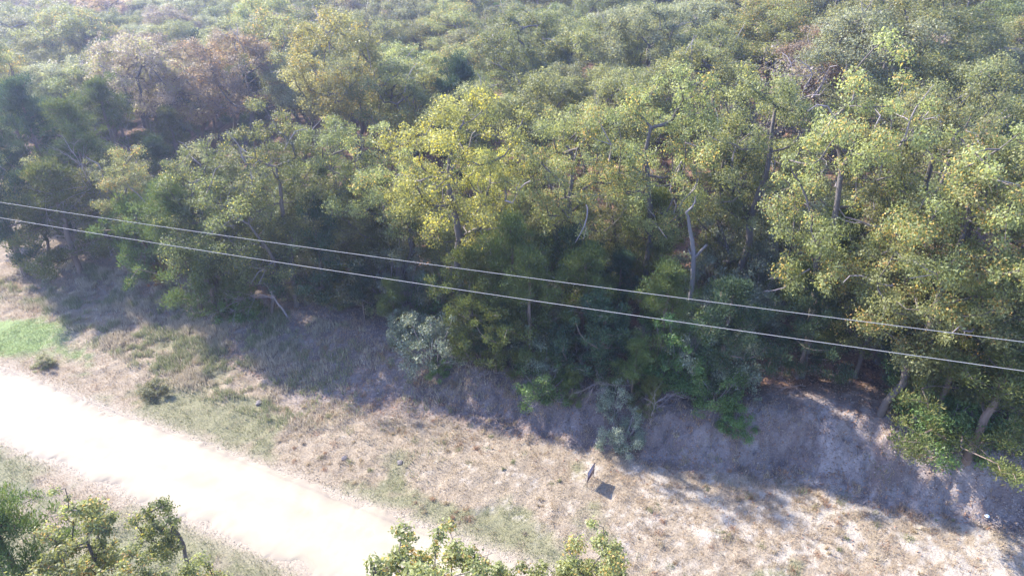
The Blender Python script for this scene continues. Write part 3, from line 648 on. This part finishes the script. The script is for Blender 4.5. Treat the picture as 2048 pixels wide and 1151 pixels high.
rng = np.random.default_rng(77); cand = []; row = 0; s0 = 29.5
while s0 < 125:
    for k, t0 in enumerate(np.arange(-150, 90, 5.4 if s0 < 60 else 5.9)):
        s = s0 + rng.uniform(-1.6, 1.6); t = t0 + (row % 2) * 2.6 + rng.uniform(-1.5, 1.5); x, y = xy(s, t)
        if y < 24 or y > 140: continue
        H = 12; z = g1(x, y); px, py, d = project(x, y, z + 8.6); _, pt, _ = project(x, y, z + 13)
        if px < -70 or px > 2120 or pt > 700: continue
        _, ptop, _ = project(x, y, z + 5.5)
        if ptop < 0: continue
        if any(math.hypot(x - a, y - b_) < 3.5 for a, b_ in hand): continue
        cand.append([x, y, px, py, d])
    s0 += 5.0 if s0 < 60 else 5.8; row += 1
print('all candidates', len(cand))
cand.sort(key=lambda c: c[4]); cand = cand[:285]
special = {}
for sx_, sy_, sr, m_ in SPOT:
    ds = sorted(range(len(cand)), key=lambda k: math.hypot(cand[k][2] - sx_, (cand[k][3] - sy_) * 1.3))
    for k in ds[:2 if sr >= 60 else 1]: special.setdefault((cand[k][0], cand[k][1]), m_)
BANDS = [('second', 0, 34), ('third', 34, 42), ('fourth', 42, 50), ('fifth', 50, 58), ('sixth', 58, 66), ('seventh', 66, 74), ('eighth', 74, 83), ('ninth', 83, 92), ('tenth', 92, 102), ('eleventh', 102, 112), ('twelfth', 112, 122), ('farthest', 122, 400)]
WORD = dict(olive='olive-green', green='mid-green', grey='grey-green', yellow='yellowing', gold='golden', lime='yellow-olive', rust='rust-brown', pink='pinkish', mauve='greyish mauve')
for bname, d0, d1 in BANDS:
    band = sorted([c for c in cand if d0 <= c[4] < d1], key=lambda c: c[2]); cnt = 0
    for x, y, px, py, d in band:
        r = rng.random(); nz = float(fbm(np.array([x]), np.array([y]), 14, 201)[0])
        mat = 'olive' if r < .36 else 'grey' if r < .62 else 'green' if r < .80 else 'lime' if r < .925 else 'mauve' if r < .955 else 'cedar'
        if px < 700 and py < 350 and rng.random() < .12: mat = rng.choice(['mauve', 'grey', 'cedar'])
        if (x, y) in special: mat = 'cedar' if special[(x, y)] == 'C' else special[(x, y)]
        sc = rng.uniform(.86, 1.14); sc = (sc * rng.uniform(.95, 1.15), sc * rng.uniform(.95, 1.15), sc * rng.uniform(.86, 1.08))
        if d > 60: sc = (sc[0] * 1.12, sc[1] * 1.12, sc[2])
        inside = -40 < px < 2088
        if inside: lab_pos = '%s crown from left in the %s row from the clearing' % (ORD[cnt], bname); cnt += 1
        else: lab_pos = 'tree standing in the wood beyond the %s edge of the frame' % ('left' if px < 0 else 'right')
        if mat == 'cedar':
            plant('cedar', 'cedar_tree', CEDAR[3 if r < .9 else 1], 'cedardark' if rng.random() < .6 else 'cedar', x, y, 'dark cedar, ' + lab_pos, 'tree', 'trees of the wood behind the edge', sc)
        elif mat in ('mauve', 'pink') and rng.random() < .3:
            plant('oak', 'oak_tree', SPARSE[int(rng.integers(2))], mat, x, y, 'thin %s oak, ' % WORD[mat] + lab_pos, 'tree', 'trees of the wood behind the edge', tuple(v * 1.1 for v in sc))
        else:
            lib = NEAR if d < 40 else FAR
            plant('oak', 'oak_tree', lib[int(rng.integers(len(lib)))], mat, x, y, '%s oak, ' % WORD[mat] + lab_pos, 'tree', 'trees of the wood behind the edge', sc)

# ------------------------------------------------------------------ dead snag, sticks, wires, sign, scrap
def poly(points, n=3):
    P = np.array(points, float); out = [P[0]]
    for a, b_ in zip(P[:-1], P[1:]):
        for k in range(1, n + 1): out.append(a + (b_ - a) * k / n)
    return np.array(out)
sx, sy = at_z(1381, 665, 2.1); sx, sy = float(sx), float(sy)
def plane_pt(px, py, dy=0.0):
    a, b_, c_ = ray(px, py); k = (sy + dy) / b_; return np.array([a * k - sx, dy, CAM_H - c_ * k])
t = thing('dead_snag', 'bare dead tree trunk with one broken side limb, standing above the shrubs', 'dead tree', (sx, sy, 0), 0)
rg = np.random.default_rng(9); g0 = g1(sx, sy)
main = poly([[0, 0, g0 - .3]] + [plane_pt(a, b_, c_) for a, b_, c_ in [(1381, 600, 0), (1385, 560, 0), (1388, 510, 0), (1384, 480, .1), (1379, 455, .1), (1376, 432, 0), (1372, 425, -.1), (1384, 414, 0), (1390, 404, .1), (1391, 392, .1)]], 2)
me = tube_mesh('snag_trunk', [(main, np.interp(np.arange(len(main)), [0, 8, 12, len(main) - 1], [.135, .105, .065, .025]), 8)], DEAD); link('trunk', me, None, t)
limb = poly([plane_pt(1387, 518, 0), plane_pt(1398, 506, -.2), plane_pt(1406, 497, -.35), plane_pt(1414, 489, -.45)], 2)
link('broken_limb', tube_mesh('snag_limb', [(limb, np.linspace(.075, .06, len(limb)), 7)], DEAD), None, t)
link('branch_stub', tube_mesh('snag_stub', [(poly([plane_pt(1386, 512, 0), plane_pt(1379, 503, .1), plane_pt(1377, 497, .1)], 2), np.linspace(.06, .03, 5), 5)], DEAD), None, t)
def brush(px, py, seed, label, L=1.2, n=7, d0=(-.7, -.5, .1), z0=.3, group='dead brush on the bank'):
    x, y, z = on_ground(px, py); rg = np.random.default_rng(seed); tr = []
    t = thing('dead_brush', label, 'dead branch', (x, y, z), 0, group); P1 = []; twig_paths(rg, (0, 0, z0), d0, L * 1.3, .022, 0, P1)
    link('limb', tube_mesh('brush_limb', P1, TWIG), None, t); P2 = []
    for _ in range(n): twig_paths(rg, P1[0][0][rg.integers(1, len(P1[0][0]))], np.array(d0) + rg.normal(0, .5, 3), L * rg.uniform(.35, .7), .010, 2, P2, .5, -.06)
    link('twigs', tube_mesh('brush_twigs', P2, TWIG), None, t)
brush(1245, 745, 1, 'dead drooping branch, upper one over the twiggy bush', 1.4, 8, (-.9, -.4, .25), 1.1)
brush(1265, 800, 2, 'dead drooping branch above the tumbling bush', 1.5, 9, (-.8, -.5, .15), 1.0)
brush(960, 760, 3, 'pale forked dead branch on the bank right of the largest silvery shrub', 1.0, 6, (-.6, -.3, .6), .2)
brush(1610, 775, 4, 'bleached fallen branches at the head of the sandy gully', 1.3, 8, (-.9, -.2, .15), .1)
brush(1300, 850, 5, 'thin dead sapling standing right of the tumbling bush', 1.4, 5, (.05, -.1, 1), 0)
brush(510, 640, 6, 'dead twigs at the shaded forest edge left of the bare white tree', 1.0, 5, (.3, 0, .8), 0)
brush(1750, 880, 12, 'snapped twigs hanging on the bank below the great leaning oak', .8, 4, (.4, -.6, -.1), .1)
def stick(px, py, L, a, label, r=.02):
    x, y, z = on_ground(px, py); P = []; rg = np.random.default_rng(int(px)); k = np.linspace(-.5, .5, 7)
    X_ = x + k * L * math.cos(a) + rg.normal(0, .03, 7); Y_ = y + k * L * math.sin(a) + rg.normal(0, .03, 7); Z_ = gz(X_, Y_) + .03
    o = link('fallen_stick', tube_mesh('stick', [(np.stack([X_ - x, Y_ - y, Z_ - z], 1), np.linspace(r, r * .4, 7), 5)], DEAD)); o.location = (x, y, z)
    o['label'] = label; o['category'] = 'stick'; o['group'] = 'sticks on the bank'
stick(1040, 845, 1.6, .5, 'thin dark stick lying on dry grass at the shadow edge, centre')
stick(1655, 850, 1.4, -1.1, 'stick lying down the sandy bank face', .025)
stick(1720, 930, 1.1, -1.6, 'short stick at the foot of the bank under the great oak')
stick(1010, 745, 1.7, 0.0, 'long pale pole lying level along the bank top', .03)

# wires
m, N, L, p = new_mat('bright_aluminium'); setc(p.inputs['Base Color'], (.25, .24, .23)); p.inputs['Roughness'].default_value = .7
def wire(sw, label):
    t_ = np.linspace(-80, 60, 141); q = np.polyfit([-37, -8.7, 6.1], [8.0, 10.2, 11.55], 2); z = np.polyval(q, t_)
    z = np.where(t_ < -40, np.polyval(q, -40) + (t_ + 40) * .02, z); z = np.where(t_ > 12, np.polyval(q, 12) + (t_ - 12) * .1, z)
    x, y = xy(sw, t_); o = link('power_line', tube_mesh('wire', [(np.stack([x, y, z], 1), np.full(len(x), .0095), 6)], m))
    o['label'] = label; o['category'] = 'power line'; o['group'] = 'overhead power lines'
wire(19.45, 'upper of the two pale overhead wires crossing in front of the trees')
wire(18.0, 'lower of the two pale overhead wires crossing in front of the trees')

# yard sign in a metal frame
A = np.array([3.16, 21.36]); B = np.array([3.50, 21.96]); gA = g1(*A); W = float(np.linalg.norm(B - A)); ang = math.atan2(B[1] - A[1], B[0] - A[0])
mf, N, L, p = new_mat('black_painted_metal'); setc(p.inputs['Base Color'], (.035, .03, .035)); p.inputs['Roughness'].default_value = .45
L.new(mixn(mf.node_tree, (.03, .028, .032), (.09, .06, .05), noise(mf.node_tree, 12)), p.inputs['Base Color'])
mp, N, L, p = new_mat('sky_sheen_sign_panel'); L.new(mixn(mp.node_tree, (.24, .21, .27), (.34, .31, .37), noise(mp.node_tree, 5)), p.inputs['Base Color']); p.inputs['Roughness'].default_value = .4  # pale lilac base colour has the sky's reflection painted into the panel
mr, N, L, p = new_mat('maroon_rider_panel'); L.new(mixn(mr.node_tree, (.10, .045, .055), (.14, .07, .08), noise(mr.node_tree, 5)), p.inputs['Base Color']); p.inputs['Roughness'].default_value = .4
t = thing('yard_sign', 'small yard sign in a dark metal frame on the sandy verge', 'sign', (A[0], A[1], gA), ang)
def box(name, x0, x1, y0, y1, z0, z1, mat, parent):
    V = np.array([[a, b_, c_] for a in (x0, x1) for b_ in (y0, y1) for c_ in (z0, z1)]); Fq = [[0, 1, 3, 2], [4, 6, 7, 5], [0, 4, 5, 1], [2, 3, 7, 6], [0, 2, 6, 4], [1, 5, 7, 3]]
    return link(name, mesh_np(name, V, Fq, 4), mat, parent)
def bar(name, P, r, par): return link(name, tube_mesh(name, [(np.array(P, float), np.full(len(P), r), 6)], mf), None, par)
for xx in (0, W): bar('post', [(xx, 0, -.25), (xx, 0, .4), (xx, 0, .82)], .012, t)
for zz_ in (.80, .46, .27): bar('crossbar', [(0, 0, zz_), (W / 2, 0, zz_), (W, 0, zz_)], .010, t)
box('panel', .014, W - .014, -.006, .006, .475, .785, mp, t); box('rider_panel', .014, W - .014, -.006, .006, .29, .445, mr, t)
an = np.linspace(0, math.pi, 9)
bar('brace', [(W / 2 + W * .42 * math.cos(a), 0, .27 - .2 * math.sin(a)) for a in an], .007, t)
# litter and stones
m, N, L, p = new_mat('pale_blue_plastic'); setc(p.inputs['Base Color'], (.62, .70, .78)); L.new(mixn(m.node_tree, (.55, .64, .74), (.75, .8, .84), noise(m.node_tree, 14)), p.inputs['Base Color']); p.inputs['Roughness'].default_value = .3
def rock(name, px, py, size, mat, label, cat, grp=None, flat=.6, seed=1):
    import bmesh
    x, y, z = on_ground(px, py); bm = bmesh.new(); bmesh.ops.create_icosphere(bm, subdivisions=2, radius=size); rg = np.random.default_rng(seed)
    for v in bm.verts: v.co = v.co * float(.75 + .5 * rg.random()); v.co.z *= flat
    me = bpy.data.meshes.new(name); bm.to_mesh(me); bm.free(); o = link(name, me, mat); o.location = (x, y, z + size * .15); o['label'] = label; o['category'] = cat
    if grp: o['group'] = grp
rock('plastic_scrap', 1974, 1031, .09, m, 'crumpled pale blue-white plastic scrap on sand at lower right', 'litter', None, .5, 3)
SM = bark_mat('field_stone', (.09, .075, .07), (.2, .17, .16), 12)
rock('stone', 518, 806, .16, SM, 'dark stone in dry grass left of the centre slope', 'stone', 'stones on the verge', .7, 4)
rock('stone', 688, 916, .14, SM, 'dark stone close above the road edge', 'stone', 'stones on the verge', .6, 5)
rock('stone', 800, 925, .15, SM, 'greyish stone half sunk in verge grass, right of the dark one', 'stone', 'stones on the verge', .5, 6)

# ------------------------------------------------------------------ haze
def haze_box(x0, x1, y0, y1, z0, z1):
    V = np.array([[a, b_, c_] for a in (x0, x1) for b_ in (y0, y1) for c_ in (z0, z1)]); Fq = [[0, 1, 3, 2], [4, 6, 7, 5], [0, 4, 5, 1], [2, 3, 7, 6], [0, 2, 6, 4], [1, 5, 7, 3]]
    m = bpy.data.materials.new('haze_air'); m.use_nodes = True; nt = m.node_tree; nt.nodes.remove(nt.nodes['Principled BSDF'])
    v = nt.nodes.new('ShaderNodeVolumePrincipled'); v.inputs['Density'].default_value = HAZE_DENSITY; setc(v.inputs['Color'], (.64, .72, 1.0)); v.inputs['Anisotropy'].default_value = .6
    nt.links.new(v.outputs[0], nt.nodes['Material Output'].inputs['Volume'])
    o = link('haze', mesh_np('haze', V, Fq, 4), m); o['kind'] = 'stuff'; o['label'] = 'thin bluish haze in the air over the wood'; o['category'] = 'haze'
haze_box(-310, 310, -70, 330, -6.0, 23.0)
print('objects', len(bpy.data.objects), 'tris', sum(len(m.loops) - 2 * len(m.polygons) for m in bpy.data.meshes), 'wood', len(cand), 'zmin', Z.min(), 'zmax', Z.max())
